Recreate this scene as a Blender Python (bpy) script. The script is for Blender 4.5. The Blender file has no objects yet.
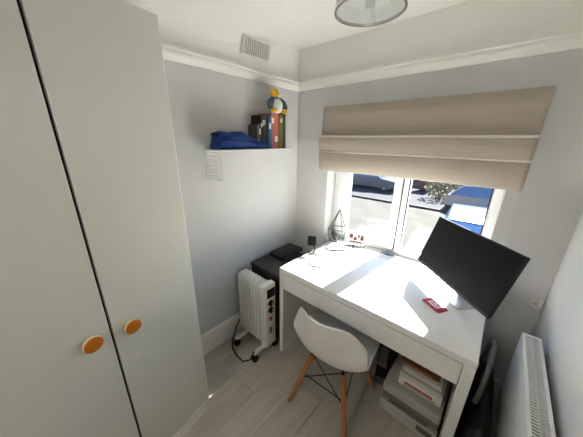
import bpy, bmesh, math, random
from mathutils import Matrix, Vector, noise
random.seed(7)
sc = bpy.context.scene
col = sc.collection

# ------------------------------------------------------------------ camera
CAM = Vector((1.5151, -1.7915, 1.6721)); YAW, PIT, ROL, F = -0.72145, -0.31918, -0.01418, 237.458
fw = Vector((math.sin(YAW)*math.cos(PIT), math.cos(YAW)*math.cos(PIT), math.sin(PIT)))
rt = Vector((math.cos(YAW), -math.sin(YAW), 0)); dn = fw.cross(rt)
cr = math.cos(ROL)*rt + math.sin(ROL)*dn; cd = -math.sin(ROL)*rt + math.cos(ROL)*dn
cam = bpy.data.cameras.new('camera'); cam_o = bpy.data.objects.new('camera', cam); col.objects.link(cam_o)
cam.sensor_fit = 'HORIZONTAL'; cam.sensor_width = 36.0; cam.lens = 36.0*F/583.0; cam.clip_start = 0.02; cam.clip_end = 300
m3 = Matrix((cr, -cd, -fw)).transposed()
cam_o.matrix_world = Matrix.Translation(CAM) @ m3.to_4x4()
sc.camera = cam_o

# ------------------------------------------------------------------ world, sun, exposure
SUN_EL = math.radians(46.3); SUN_DIR = Vector((-0.11, -1.0, 0)).normalized()*math.cos(SUN_EL) + Vector((0, 0, -math.sin(SUN_EL)))
w = bpy.data.worlds.new('sky'); sc.world = w; w.use_nodes = True
nt = w.node_tree; nt.nodes.clear()
sky = nt.nodes.new('ShaderNodeTexSky'); sky.sky_type = 'NISHITA'; sky.sun_disc = False
sky.sun_elevation = SUN_EL; sky.sun_rotation = math.atan2(0.11, 1.0); sky.air_density = 1.0; sky.dust_density = 0.4; sky.ozone_density = 1.5
bg = nt.nodes.new('ShaderNodeBackground'); bg.inputs[1].default_value = 0.22
wo = nt.nodes.new('ShaderNodeOutputWorld'); nt.links.new(sky.outputs[0], bg.inputs[0]); nt.links.new(bg.outputs[0], wo.inputs[0])
sl = bpy.data.lights.new('sun', 'SUN'); sl.energy = 20.0; sl.angle = math.radians(0.6); sl.color = (1.0, 0.965, 0.92)
so = bpy.data.objects.new('sun', sl); col.objects.link(so); so.rotation_euler = SUN_DIR.to_track_quat('-Z', 'Y').to_euler(); so.location = (2, 8, 9)
vs = sc.view_settings; vs.view_transform = 'Standard'; vs.look = 'None'; vs.gamma = 1.0; vs.use_curve_mapping = False
vs.exposure = 1.40

# ------------------------------------------------------------------ materials
def lin(c): return tuple(((v/255.0)/12.92 if v/255.0 <= 0.04045 else ((v/255.0+0.055)/1.055)**2.4) for v in c)
def mat(name, rgb, rough=0.5, metal=0.0, vary=0.04, scale=8.0, bump=0.0, bscale=60.0, coat=0.0, stretch=None, spec=None):
    m = bpy.data.materials.new(name); m.use_nodes = True; n = m.node_tree.nodes; L = m.node_tree.links
    b = n['Principled BSDF']; c = lin(rgb)
    b.inputs['Roughness'].default_value = rough; b.inputs['Metallic'].default_value = metal
    if spec is not None: b.inputs['Specular IOR Level'].default_value = spec
    if coat: b.inputs['Coat Weight'].default_value = coat; b.inputs['Coat Roughness'].default_value = 0.08
    tc = n.new('ShaderNodeTexCoord'); mp = n.new('ShaderNodeMapping'); L.new(tc.outputs['Object'], mp.inputs[0])
    if stretch: mp.inputs['Scale'].default_value = stretch
    nz = n.new('ShaderNodeTexNoise'); nz.inputs['Scale'].default_value = scale; nz.inputs['Detail'].default_value = 4; L.new(mp.outputs[0], nz.inputs[0])
    rp = n.new('ShaderNodeValToRGB'); rp.color_ramp.elements[0].position = 0.3; rp.color_ramp.elements[1].position = 0.7
    rp.color_ramp.elements[0].color = tuple(max(0, v*(1-vary)) for v in c)+(1,); rp.color_ramp.elements[1].color = tuple(min(1, v*(1+vary)) for v in c)+(1,)
    L.new(nz.outputs[0], rp.inputs[0]); L.new(rp.outputs[0], b.inputs['Base Color'])
    if bump:
        n2 = n.new('ShaderNodeTexNoise'); n2.inputs['Scale'].default_value = bscale; n2.inputs['Detail'].default_value = 3; L.new(mp.outputs[0], n2.inputs[0])
        bp = n.new('ShaderNodeBump'); bp.inputs['Strength'].default_value = bump; bp.inputs['Distance'].default_value = 0.004
        L.new(n2.outputs[0], bp.inputs['Height']); L.new(bp.outputs[0], b.inputs['Normal'])
    return m
def glass(name, tint, gloss=0.06, rough=0.02):
    m = bpy.data.materials.new(name); m.use_nodes = True; n = m.node_tree.nodes; L = m.node_tree.links; n.clear()
    t = n.new('ShaderNodeBsdfTransparent'); t.inputs[0].default_value = tint+(1,)
    g = n.new('ShaderNodeBsdfGlossy'); g.inputs['Roughness'].default_value = rough
    mx = n.new('ShaderNodeMixShader'); mx.inputs[0].default_value = gloss
    o = n.new('ShaderNodeOutputMaterial'); L.new(t.outputs[0], mx.inputs[1]); L.new(g.outputs[0], mx.inputs[2]); L.new(mx.outputs[0], o.inputs[0])
    return m
def weave(name, rgb, sx, sz):
    m = mat(name, rgb, 0.95, 0, 0.06, 14, 0, stretch=(0.4, 1, 6)); n = m.node_tree.nodes; L = m.node_tree.links; b = n['Principled BSDF']
    tc = n['Texture Coordinate']; mp = n.new('ShaderNodeMapping'); mp.inputs['Scale'].default_value = (60, 60, 420); L.new(tc.outputs['Object'], mp.inputs[0])
    nz = n.new('ShaderNodeTexNoise'); nz.inputs['Scale'].default_value = 1.0; L.new(mp.outputs[0], nz.inputs[0])
    bp = n.new('ShaderNodeBump'); bp.inputs['Strength'].default_value = 0.35; bp.inputs['Distance'].default_value = 0.003
    L.new(nz.outputs[0], bp.inputs['Height']); L.new(bp.outputs[0], b.inputs['Normal'])
    b.inputs['Sheen Weight'].default_value = 0.2
    return m
MT = dict(
    wall=mat('pale_grey_paint', (211, 210, 209), 0.85, 0, 0.015, 3, 0.08, 90),
    white=mat('white_wall_paint', (246, 244, 238), 0.85, 0, 0.015, 3, 0.06, 90),
    trim=mat('white_gloss_paint', (238, 236, 228), 0.4, 0, 0.01, 5),
    upvc=mat('white_upvc', (240, 241, 242), 0.35, 0, 0.01, 5),
    ward=mat('wardrobe_white', (222, 221, 213), 0.45, 0, 0.012, 2),
    wardlit=mat('wardrobe_white_lit', (250, 249, 245), 0.4, 0, 0.01, 4),  # brighter than the door white: window light painted onto edge and plinth
    black=mat('black_rubber_gap_shade', (14, 14, 13), 0.8),  # black rubber, and the shade painted between the wardrobe doors
    knob=mat('orange_lacquer', (206, 116, 12), 0.45, 0, 0.10, 30, 0, stretch=(1, 1, 6)),
    knobrim=mat('pale_birch_edge', (232, 214, 178), 0.5, 0, 0.05, 30),
    desk=mat('white_foil', (236, 236, 233), 0.42, 0, 0.008, 4, spec=.3),
    plastic=mat('white_plastic', (236, 235, 230), 0.4, 0, 0.015, 6),
    heater=mat('heater_enamel', (222, 221, 215), 0.35, 0, 0.02, 6),
    dark=mat('black_plastic', (15, 15, 16), 0.5, 0, 0.05, 10, spec=.3),
    screen=mat('screen_black', (9, 9, 9), 0.5, 0, 0.04, 2, spec=.10),
    cabinet=mat('black_brown_foil', (40, 39, 39), 0.5, 0, 0.12, 8, 0.1, 40, stretch=(1, 8, 1)),
    silver=mat('brushed_silver', (196, 198, 202), 0.28, 0.9, 0.04, 40, 0, stretch=(1, 12, 1)),
    chrome=mat('chrome', (205, 205, 205), 0.12, 1.0, 0.02, 5),
    oak=mat('oiled_beech', (168, 112, 62), 0.5, 0, 0.14, 10, 0.1, 40, stretch=(10, 10, 1)),
    wire=mat('black_wire', (20, 20, 20), 0.4, 0.6),
    linen=weave('taupe_linen', (179, 167, 154), 1, 1),
    pale_lip=weave('pale_linen_edge', (236, 228, 216), 1, 1),  # paler linen tone for the fold lips
    blue=mat('navy_blue_fabric', (18, 56, 126), 0.85, 0, 0.18, 18, 0.5, 160),
    navy=mat('dark_navy_fabric', (16, 26, 56), 0.85, 0, 0.1, 18, 0.4, 160),
    pages=mat('book_pages', (228, 220, 202), 0.9, 0, 0.05, 60),
    yellow=mat('yellow_plush', (236, 178, 52), 0.95, 0, 0.1, 60, 0.6, 220),
    greyblue=mat('blue_grey_plush', (86, 104, 122), 0.95, 0, 0.12, 60, 0.6, 220),
    cream=mat('white_plush', (225, 224, 212), 0.95, 0, 0.06, 60, 0.6, 220),
    printer=mat('printer_grey', (178, 177, 170), 0.5, 0, 0.03, 6),
    printer2=mat('printer_dark_grey', (112, 113, 110), 0.5, 0, 0.04, 6),
    paper=mat('paper_wrap', (230, 228, 222), 0.6, 0, 0.02, 6),
    red=mat('red_print', (176, 30, 34), 0.5, 0, 0.05, 10),
    pink=mat('raspberry_red', (178, 38, 62), 0.5, 0, 0.12, 24),
    card=mat('brown_cardboard', (146, 96, 62), 0.8, 0, 0.1, 20),
    stone=mat('slate_blue_grey', (104, 118, 134), 0.5, 0, 0.15, 30),
    charcoal=mat('charcoal_base_slot_shade', (58, 58, 58), 0.9, 0, 0.15, 20, 0.3, 120),  # stand base colour; in vent and radiator it paints slot shade
    tower=mat('grey_panel', (92, 93, 92), 0.5, 0, 0.06, 10),
    cable=mat('grey_cable_jacket', (62, 61, 59), 0.6),
    chainm=mat('clear_bead', (214, 214, 208), 0.3, 0, 0.02, 5),
    pane=glass('window_glass', (0.97, 0.985, 0.98), 0.02),
    smoke=glass('smoked_glass', (0.90, 0.92, 0.92), 0.22, 0.10),
    bulb=mat('frosted_bulb', (232, 230, 222), 0.5),
    globe=mat('frosted_globe', (240, 236, 226), 0.4),
    sill=mat('sill_white', (236, 236, 233), 0.45, 0, 0.01, 4, spec=.3),
    concrete=mat('driveway_concrete', (72, 71, 68), 0.9, 0, 0.16, 1.2, 0.2, 20, spec=.04),
    asphalt=mat('road_asphalt', (66, 66, 69), 0.9, 0, 0.1, 2, 0.2, 20, spec=.04),
    kerb=mat('kerb_stone', (34, 34, 34), 0.9, 0, 0.12, 4),
    soil=mat('pinkish_gravel', (104, 84, 74), 0.95, 0, 0.2, 8, 0.4, 30, spec=.04),
    leaf=mat('hedge_leaf', (98, 112, 62), 0.8, 0, 0.35, 6),
    leaf2=mat('dry_leaf', (112, 108, 84), 0.8, 0, 0.3, 6),
    bark=mat('bark', (92, 76, 62), 0.9, 0, 0.2, 10),
    binb=mat('brown_bin_plastic', (96, 62, 48), 0.6, 0, 0.06, 6),
    brick=mat('far_render', (150, 150, 158), 0.9, 0, 0.08, 1.5),
    roof=mat('far_roof', (92, 84, 84), 0.9, 0, 0.12, 3),
    suv=mat('silver_grey_car_paint', (120, 120, 132), 0.25, 0.5, 0.03, 3, coat=0.6),
    carblue=mat('blue_car_paint', (96, 124, 160), 0.25, 0.3, 0.03, 3, coat=0.8),
    cardark=mat('dark_blue_car_paint', (54, 62, 78), 0.3, 0.3, 0.03, 3, coat=0.5),
    greywire=mat('pale_grey_wire', (84, 86, 86), 0.4, 0.3),
    palepink=mat('dark_pink_print', (100, 42, 54), 0.7, 0, 0.15, 30),
    carglass=mat('car_glass', (46, 72, 112), 0.06, 0.2, 0.03, 2, coat=1.0),
    tyre=mat('tyre_rubber', (28, 28, 28), 0.85),
)
# laminate floor: every plank offset in tone by object random
def plank_mat():
    m = bpy.data.materials.new('grey_oak_laminate'); m.use_nodes = True; n = m.node_tree.nodes; L = m.node_tree.links; b = n['Principled BSDF']
    tc = n.new('ShaderNodeTexCoord'); oi = n.new('ShaderNodeObjectInfo'); add = n.new('ShaderNodeVectorMath'); add.operation = 'ADD'
    sc_ = n.new('ShaderNodeVectorMath'); sc_.operation = 'SCALE'; cmb = n.new('ShaderNodeCombineXYZ')
    for i in range(3): L.new(oi.outputs['Random'], cmb.inputs[i])
    L.new(cmb.outputs[0], sc_.inputs[0]); sc_.inputs['Scale'].default_value = 40
    L.new(tc.outputs['Object'], add.inputs[0]); L.new(sc_.outputs[0], add.inputs[1])
    mp = n.new('ShaderNodeMapping'); mp.inputs['Scale'].default_value = (30, 2.2, 1); L.new(add.outputs[0], mp.inputs[0])
    nz = n.new('ShaderNodeTexNoise'); nz.inputs['Scale'].default_value = 1.5; nz.inputs['Detail'].default_value = 6; L.new(mp.outputs[0], nz.inputs[0])
    rp = n.new('ShaderNodeValToRGB'); rp.color_ramp.elements[0].position = .3; rp.color_ramp.elements[1].position = .72
    rp.color_ramp.elements[0].color = lin((170, 164, 154))+(1,); rp.color_ramp.elements[1].color = lin((188, 181, 171))+(1,)
    L.new(nz.outputs[0], rp.inputs[0])
    hs = n.new('ShaderNodeHueSaturation'); mr = n.new('ShaderNodeMapRange'); mr.inputs['To Min'].default_value = .93; mr.inputs['To Max'].default_value = 1.08
    L.new(oi.outputs['Random'], mr.inputs[0]); L.new(mr.outputs[0], hs.inputs['Value']); L.new(rp.outputs[0], hs.inputs['Color']); L.new(hs.outputs[0], b.inputs['Base Color'])
    b.inputs['Roughness'].default_value = .5
    return m
MT['plank'] = plank_mat()

# ------------------------------------------------------------------ mesh helpers
ROOT = {}
def xform_of(o):
    while o is not None:
        if o.name in ROOT: return ROOT[o.name]
        o = o.parent
    return Matrix.Identity(4)
def obj(name, verts, faces, m, parent=None, local=False, smooth=False, mi=None):
    me = bpy.data.meshes.new(name)
    if parent is not None and not local:
        inv = xform_of(parent).inverted(); verts = [inv @ Vector(v) for v in verts]
    me.from_pydata([tuple(v) for v in verts], [], faces); me.update()
    for k in (m if isinstance(m, (list, tuple)) else [m]): me.materials.append(MT[k])
    if mi:
        for p, i in zip(me.polygons, mi): p.material_index = i
    o = bpy.data.objects.new(name, me); col.objects.link(o)
    if parent is not None: o.parent = parent
    if smooth is True: me.polygons.foreach_set('use_smooth', [True]*len(me.polygons))
    elif smooth:
        me.polygons.foreach_set('use_smooth', [True]*len(me.polygons))
        try: me.set_sharp_from_angle(angle=math.radians(smooth))
        except Exception: pass
    return o
def bm_out(bm):
    bm.verts.ensure_lookup_table(); bm.verts.index_update()
    v = [x.co.copy() for x in bm.verts]; f = [[q.index for q in p.verts] for p in bm.faces]; bm.free(); return v, f
def box_g(x0, x1, y0, y1, z0, z1, bev=0.0, seg=1):
    bm = bmesh.new(); bmesh.ops.create_cube(bm, size=1)
    for v in bm.verts: v.co = Vector(((x0+x1)/2+v.co.x*(x1-x0), (y0+y1)/2+v.co.y*(y1-y0), (z0+z1)/2+v.co.z*(z1-z0)))
    if bev: bmesh.ops.bevel(bm, geom=bm.edges[:], offset=bev, segments=seg, affect='EDGES', profile=0.5)
    return bm_out(bm)
def box(name, x0, x1, y0, y1, z0, z1, m, parent=None, bev=0.003, seg=1, local=False):
    v, f = box_g(min(x0, x1), max(x0, x1), min(y0, y1), max(y0, y1), min(z0, z1), max(z0, z1), bev, seg)
    return obj(name, v, f, m, parent, local, 40 if bev else False)
def join(gs):
    V, Fc = [], []
    for v, f in gs:
        k = len(V); V += list(v); Fc += [[i+k for i in p] for p in f]
    return V, Fc
def tube_g(pts, r, n=8, caps=True):
    pts = [Vector(p) for p in pts]; V, Fc = [], []
    rs = r if isinstance(r, (list, tuple)) else [r]*len(pts)
    prev = None
    for i, p in enumerate(pts):
        t = (pts[min(i+1, len(pts)-1)]-pts[max(i-1, 0)]).normalized()
        if prev is None:
            a = Vector((0, 0, 1)) if abs(t.z) < .9 else Vector((1, 0, 0)); u = t.cross(a).normalized()
        else: u = (prev - t*prev.dot(t)).normalized()
        prev = u; w_ = t.cross(u)
        for k in range(n):
            an = 2*math.pi*k/n; V.append(p + (u*math.cos(an)+w_*math.sin(an))*rs[i])
    for i in range(len(pts)-1):
        for k in range(n):
            a, b = i*n+k, i*n+(k+1) % n; Fc.append([a, b, b+n, a+n])
    if caps: Fc.append(list(range(n))[::-1]); Fc.append([(len(pts)-1)*n+k for k in range(n)])
    return V, Fc
def tube(name, pts, r, m, parent=None, n=8, local=False): v, f = tube_g(pts, r, n); return obj(name, v, f, m, parent, local, 50)
def lathe_g(prof, c, axis='z', n=24):
    V, Fc = [], []; c = Vector(c)
    for (r, h) in prof:
        for k in range(n):
            a = 2*math.pi*k/n; x, y = r*math.cos(a), r*math.sin(a)
            V.append(c + (Vector((x, y, h)) if axis == 'z' else Vector((h, x, y)) if axis == 'x' else Vector((y, h, x))))
    for i in range(len(prof)-1):
        for k in range(n):
            a, b = i*n+k, i*n+(k+1) % n; Fc.append([a, b, b+n, a+n])
    if prof[0][0] > 1e-5: Fc.append(list(range(n))[::-1])
    if prof[-1][0] > 1e-5: Fc.append([(len(prof)-1)*n+k for k in range(n)])
    return V, Fc
def lathe(name, prof, c, m, parent=None, axis='z', n=24, local=False): v, f = lathe_g(prof, c, axis, n); return obj(name, v, f, m, parent, local, 40)
def loft_g(rings, caps=True, closed=True):
    n = len(rings[0]); V = [Vector(p) for r in rings for p in r]; Fc = []
    for i in range(len(rings)-1):
        for k in range(n if closed else n-1):
            a, b = i*n+k, i*n+(k+1) % n; Fc.append([a, b, b+n, a+n])
    if caps and closed: Fc.append(list(range(n))[::-1]); Fc.append([(len(rings)-1)*n+k for k in range(n)])
    return V, Fc
def prism_g(poly, h0, h1, ax='z'):
    f = {'z': lambda p, h: (p[0], p[1], h), 'x': lambda p, h: (h, p[0], p[1]), 'y': lambda p, h: (p[0], h, p[1])}[ax]
    return loft_g([[f(p, h0) for p in poly], [f(p, h1) for p in poly]])
def ball_g(c, rx, ry, rz, nu=16, nv=10):
    V, Fc = [], []; c = Vector(c)
    for j in range(nv+1):
        t = math.pi*j/nv
        for i in range(nu):
            a = 2*math.pi*i/nu; V.append(c+Vector((rx*math.sin(t)*math.cos(a), ry*math.sin(t)*math.sin(a), rz*math.cos(t))))
    for j in range(nv):
        for i in range(nu):
            a, b = j*nu+i, j*nu+(i+1) % nu; Fc.append([a, a+nu, b+nu, b])
    return V, Fc
def tag(o, label=None, cat=None, group=None, kind=None):
    if label: o['label'] = label
    if cat: o['category'] = cat
    if group: o['group'] = group
    if kind: o['kind'] = kind
    return o
def thing(name, loc, label, cat, rotz=0.0, group=None):
    o = bpy.data.objects.new(name, None); col.objects.link(o); o.location = loc; o.rotation_euler = (0, 0, rotz); o.empty_display_size = .1
    ROOT[o.name] = Matrix.Translation(loc) @ Matrix.Rotation(rotz, 4, 'Z')
    return tag(o, label, cat, group)
def struct(o, label=None): return tag(o, label, None, None, 'structure')
def struct_empty(name, loc):
    o = bpy.data.objects.new(name, None); col.objects.link(o); o.location = loc; ROOT[o.name] = Matrix.Translation(loc); o['kind'] = 'structure'; return o

# ------------------------------------------------------------------ room shell
W, YB, ZC, ZR = 1.846, -2.40, 2.388, 2.11      # right wall, wall behind camera, ceiling, paint change at the picture rail
WX0, WX1, WZ0, WZ1, WT = 0.355, 1.545, 0.745, 1.84, 0.26   # window opening and wall thickness
def wall(name, boxes):
    gs, mi = [], []
    for b, k in boxes:
        v, f = box_g(*b); gs.append((v, f)); mi += [k]*len(f)
    v, f = join(gs); return struct(obj(name, v, f, ['wall', 'white'], None, mi=mi))
wall('wall_left', [((-.12, 0, YB-.12, WT, -.05, ZR), 0), ((-.12, 0, YB-.12, WT, ZR, ZC+.1), 1)])
wall('wall_right', [((W, W+.12, YB-.12, WT, -.05, ZR), 0), ((W, W+.12, YB-.12, WT, ZR, ZC+.1), 1)])
wall('wall_back', [((0, WX0, 0, WT, -.05, ZR), 0), ((WX1, W, 0, WT, -.05, ZR), 0), ((WX0, WX1, 0, WT, -.05, WZ0), 0), ((WX0, WX1, 0, WT, WZ1, ZR), 0), ((0, W, 0, WT, ZR, ZC+.1), 1)])
wall('wall_front', [((0, .62, YB-.12, YB, -.05, ZR), 0), ((1.42, W, YB-.12, YB, -.05, ZR), 0), ((.62, 1.42, YB-.12, YB, 2.0, ZR), 0), ((0, W, YB-.12, YB, ZR, ZC+.1), 1)])
d1 = struct_empty('door_1', (.62, YB-.02, 0))  # unseen door, added open to let the fill light in
box('door_leaf', .585, .623, YB-.90, YB-.125, .005, 1.985, 'trim', d1)
lathe('door_handle', [(.004, 0), (.012, .004), (.012, .03), (.024, .04), (.024, .06), (.004, .066)], (.623, YB-.83, 1.0), 'chrome', d1, 'x', 14)
gs = [box_g(.60, .62, YB-.125, YB+.012, 0, 2.0), box_g(1.42, 1.44, YB-.125, YB+.012, 0, 2.0), box_g(.60, 1.44, YB-.125, YB+.012, 2.0, 2.03)]
v, f = join(gs); obj('door_lining', v, f, 'trim', d1)
# unseen landing and lamp added behind the camera, fill light through the open door
HY = YB-1.5
gs = [box_g(-.6, 2.5, HY-.1, HY, -.05, 2.5), box_g(-.7, -.6, HY-.1, YB-.12, -.05, 2.5), box_g(2.5, 2.6, HY-.1, YB-.12, -.05, 2.5), box_g(-.7, 2.6, HY-.1, YB-.12, 2.40, 2.5), box_g(-.6, -.12, YB-.13, YB-.12, -.05, 2.5), box_g(W+.12, 2.5, YB-.13, YB-.12, -.05, 2.5)]
v, f = join(gs); struct(obj('wall_landing', v, f, 'white', None))
struct(box('floor_landing', -.6, 2.5, HY, YB, -.05, -.001, 'plank', None, 0))
ll = thing('fill_lamp', (1.02, YB-.75, 2.40), 'added fill lamp with a round frosted globe, unseen on the landing', 'lamp')
lathe('lamp_base', [(.004, -.03), (.07, -.03), (.075, 0), (.004, 0)], (1.02, YB-.75, 2.40), 'chrome', ll, 'z', 24)
obj('lamp_globe', *ball_g((1.02, YB-.75, 2.29), .09, .09, .085, 20, 12), 'globe', ll, smooth=True)
pl_ = bpy.data.lights.new('fill_bulb', 'POINT'); pl_.energy = 10; pl_.shadow_soft_size = .10; pl_.color = (1.0, .93, .82)  # added fill light, its source is out of view
po_ = bpy.data.objects.new('fill_bulb', pl_); col.objects.link(po_); po_.parent = ll; po_.location = (0, 0, -.28)
# ceiling with a cove that widens along the left wall
ceil = struct(box('ceiling', -.12, W+.12, YB-.12, WT, ZC, ZC+.12, 'white', None, 0))
def cove_w(y):
    pts = [(0, .004), (.37, .175), (.53, .245), (.74, .315), (1.1, .37), (2.6, .40)]; t = -y
    for (a, b), (c, d) in zip(pts, pts[1:]):
        if t <= c: return b+(d-b)*(t-a)/(c-a)
    return .40
rings = []
for i in range(41):
    y = YB*i/40.0; e = cove_w(y); h = .42*e
    arc = [(e*(1-math.sin(t)), ZC-h*(1-math.cos(t))) for t in [math.pi/2*k/10 for k in range(11)]]
    # arc runs from (e, ZC) at t=0 down to (0, ZC-h)
    rings.append([(-.01, y, ZC+.01)]+[(x, y, z) for x, z in arc]+[(-.01, y, ZC-h)])
v, f = loft_g(rings); obj('cove', v, f, 'white', ceil, smooth=60)

# picture rails
def rail_g(kind):
    prof = [(0, 2.078), (.012, 2.080), (.018, 2.092), (.030, 2.104), (.034, 2.118), (.030, 2.130), (.036, 2.136), (.036, 2.146), (0, 2.148)]
    if kind == 'L': return loft_g([[(d, y, z) for d, z in prof] for y in (0, YB)])
    if kind == 'B': return loft_g([[(x, -d, z) for d, z in prof] for x in (0, W)])
    return loft_g([[(W-d, y, z) for d, z in prof] for y in (0, YB)])
for i, k in enumerate('LBR'):
    v, f = rail_g(k); struct(obj('trim_%d' % (i+1), v, f, 'trim', None, smooth=35))
# skirting boards
def skirt(name, kind, a, b):
    prof = [(0, 0), (.020, 0), (.020, .135), (.016, .150), (.016, .162), (.010, .178), (.006, .186), (0, .190)]
    if kind == 'L': g = loft_g([[(d, y, z) for d, z in prof] for y in (a, b)])
    elif kind == 'B': g = loft_g([[(x, -d, z) for d, z in prof] for x in (a, b)])
    else: g = loft_g([[(W-d, y, z) for d, z in prof] for y in (a, b)])
    struct(obj(name, g[0], g[1], 'trim', None, smooth=35))
skirt('baseboard_left', 'L', 0, -1.30); skirt('baseboard_back', 'B', .02, W-.02); skirt('baseboard_right', 'R', 0, YB)

# floor: laminate planks running towards the window
fl = struct_empty('floor', (0, 0, 0))
box('subfloor', -.1, W+.1, YB-.1, .05, -.06, -.012, 'kerb', fl, 0)
pv, pf = box_g(-.0942, .0942, -.64, .64, -.012, 0, .0016)
pme = None
PW = .19
for i in range(11):
    x = -.02 + PW*(i+.5)
    if x-PW/2 > W: break
    off = [0, .46, .83, .2, .62][i % 5]
    for j in range(-1, 3):
        y0 = .0 - 1.285*(j+off)
        y1 = y0-1.283
        a, b = min(y0, 0.0), max(y1, YB)
        if a-b < .05: continue
        xa, xb = max(x-PW/2+.0006, 0.0), min(x+PW/2-.0006, W)
        v, f = box_g(xa-x, xb-x, b-(a+b)/2, a-(a+b)/2, -.012, 0, .0014)
        o = obj('plank', v, f, 'plank', fl, True); o.location = (x, (a+b)/2, 0)

# window: frame, opening casement on one side, fixed light on the other
win = struct_empty('window_1', ((WX0+WX1)/2, .17, WZ0))
FY0, FY1 = .135, .205
FB = .780
def bar(n, a, m='upvc', p=win, bev=.006): return box(n, *a, m, p, bev, 2)
bar('window_sill', (WX0, WX1, .004, FY0+.02, WZ0, .7795), 'sill', win, .003)
bar('window_frame', (WX0, WX0+.055, FY0, FY1, FB, WZ1)); bar('window_frame', (WX1-.055, WX1, FY0, FY1, FB, WZ1))
bar('window_frame', (WX0, WX1, FY0, FY1, FB-.004, FB+.045)); bar('window_frame', (WX0, WX1, FY0, FY1, WZ1-.055, WZ1))
bar('mullion', (.938, 1.004, FY0, FY1, FB+.04, WZ1-.05))
sx0, sx1, sz0, sz1 = WX0+.05, .944, FB+.035, WZ1-.05
sash = bar('sash_stile', (sx0, sx0+.098, FY0-.022, FY1-.01, sz0, sz1)); bar('sash_stile', (sx1-.045, sx1+.012, FY0-.022, FY1-.01, sz0, sz1))
bar('sash_rail', (sx0, sx1+.012, FY0-.02, FY1-.01, sz0, sz0+.045)); bar('sash_rail', (sx0, sx1+.012, FY0-.02, FY1-.01, sz1-.055, sz1))
box('pane', sx0+.09, sx1-.04, FY1-.05, FY1-.046, sz0+.05, sz1-.05, 'pane', win, 0)
box('pane', 1.0, WX1-.05, FY1-.05, FY1-.046, FB+.04, WZ1-.05, 'pane', win, 0)
def gasket(x0, x1, z0, z1, y):
    gs = [box_g(x0, x0+.007, y, y+.006, z0, z1), box_g(x1-.006, x1, y, y+.006, z0, z1), box_g(x0, x1, y, y+.006, z0, z0+.004), box_g(x0, x1, y, y+.006, z1-.004, z1)]
    v, f = join(gs); obj('gasket', v, f, 'black', win)
gasket(WX0+.044, sx1+.020, sz0-.006, sz1+.006, FY0-.008)
gasket(1.003, WX1-.054, FB+.044, WZ1-.054, FY0-.003)
hd = box('window_handle', .915, .935, FY0-.034, FY0-.02, 1.02, 1.08, 'upvc', win, .004); box('lever', .919, .931, FY0-.05, FY0-.034, .95, 1.06, 'upvc', hd, .004)

# ------------------------------------------------------------------ outdoors
GZ = -1.6
struct(box('ground', -40, 30, WT, 60, GZ-.2, GZ, 'concrete', None, 0))
struct(box('road', -40, 30, 11.75, 18.2, GZ-.02, GZ+.012, 'asphalt', None, 0))
kb = struct_empty('kerb_line', (0, 11.6, GZ))
for i in range(26):
    box('kerb_stone', -9+i*.62, -9+i*.62+.60, 11.5, 11.72, GZ-.02, GZ+.10, 'kerb', kb, .01)
struct(box('pavement_strip', -40, 30, 18.4, 20.5, GZ-.02, GZ+.06, 'soil', None, 0))

def car(name, loc, rotz, paint, label, L=4.3, Wd=1.78, H=1.55):
    t = thing(name, loc, label, 'car', rotz)
    # lower body: side outline (length y, z) swept across width with tucked sides
    k = L/4.3; hz = H/1.55
    low = [(-2.15, .32), (-2.13, .62), (-2.05, .80), (-1.2, .93), (-.95, .97), (1.75, .98), (2.05, .92), (2.14, .60), (2.12, .32), (1.72, .26), (1.0, .26), (-.95, .26), (-1.75, .26)]
    rings = []
    for s, tk in ((-1, .90), (-.97, .97), (-.88, 1.0), (.88, 1.0), (.97, .97), (1, .90)):
        rings.append([(s*Wd/2, y*k*(.985 if abs(s) > .95 else 1), (.6+(z-.6)*tk)*hz) for y, z in low])
    v, f = loft_g(rings); obj('body', v, f, paint, t, True, 30)
    cab = [(-1.02, .95), (-.30, 1.42), (-.05, 1.50), (.9, 1.53), (1.45, 1.47), (1.95, .97)]
    v, f = loft_g([[(s*Wd/2*(.93-.17*(z-.95)/.6), y*k, z*hz) for y, z in cab] for s in (-1, 1)]); obj('cabin_glass', v, f, 'carglass', t, True)
    rf = [(-.34, 1.41), (-.05, 1.515), (.9, 1.55), (1.47, 1.48), (1.47, 1.44), (.9, 1.49), (-.05, 1.46)]
    v, f = loft_g([[(s*Wd/2*.80, y*k, z*hz) for y, z in rf] for s in (-1, 1)]); obj('roof', v, f, paint, t, True)
    for s in (-1, 1):
        for a, b in (((-1.0, .95), (-.32, 1.42)), ((.35, .95), (.40, 1.49)), ((1.90, .97), (1.45, 1.46))):
            fx = lambda z: s*Wd/2*(.94-.17*(z-.95)/.6)
            tube('pillar', [(fx(a[1]), a[0]*k, a[1]*hz), (fx(b[1]), b[0]*k, b[1]*hz)], .045, paint, t, 6, True)
        for y in (-1.35, 1.32):
            wv, wf = lathe_g([(.20, -.09), (.315, -.09), (.335, -.06), (.335, .06), (.315, .09), (.20, .09)], (s*(Wd/2-.10), y*k, .335), 'x', 20)
            wo_ = obj('wheel', wv, wf, 'tyre', t, True, 40)
            lathe('hub', [(.02, s*.10), (.10, s*.095), (.19, s*.085), (.20, s*.05)], (s*(Wd/2-.10), y*k, .335), 'silver', wo_, 'x', 16, True)
        box('headlamp', s*.52, s*.80, -2.13*k, -2.02*k, .62*hz, .76*hz, 'silver', t, .02, 1, True)
    return t
car('parked_suv', (1.75, 12.95, GZ+.012), math.pi/2, 'suv', 'grey estate car parked side-on along the road outside the window', 4.4, 1.8, 1.34)
car('parked_car', (1.34, 5.95, GZ), 0.08, 'carblue', 'blue car on the driveway nearest the house, behind the monitor', 4.2, 1.76, 1.45)
car('parked_hatchback', (-5.6, 15.0, GZ+.012), math.pi/2, 'cardark', 'dark blue car parked on the far side of the road', 4.2, 1.76, 1.48)
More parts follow.
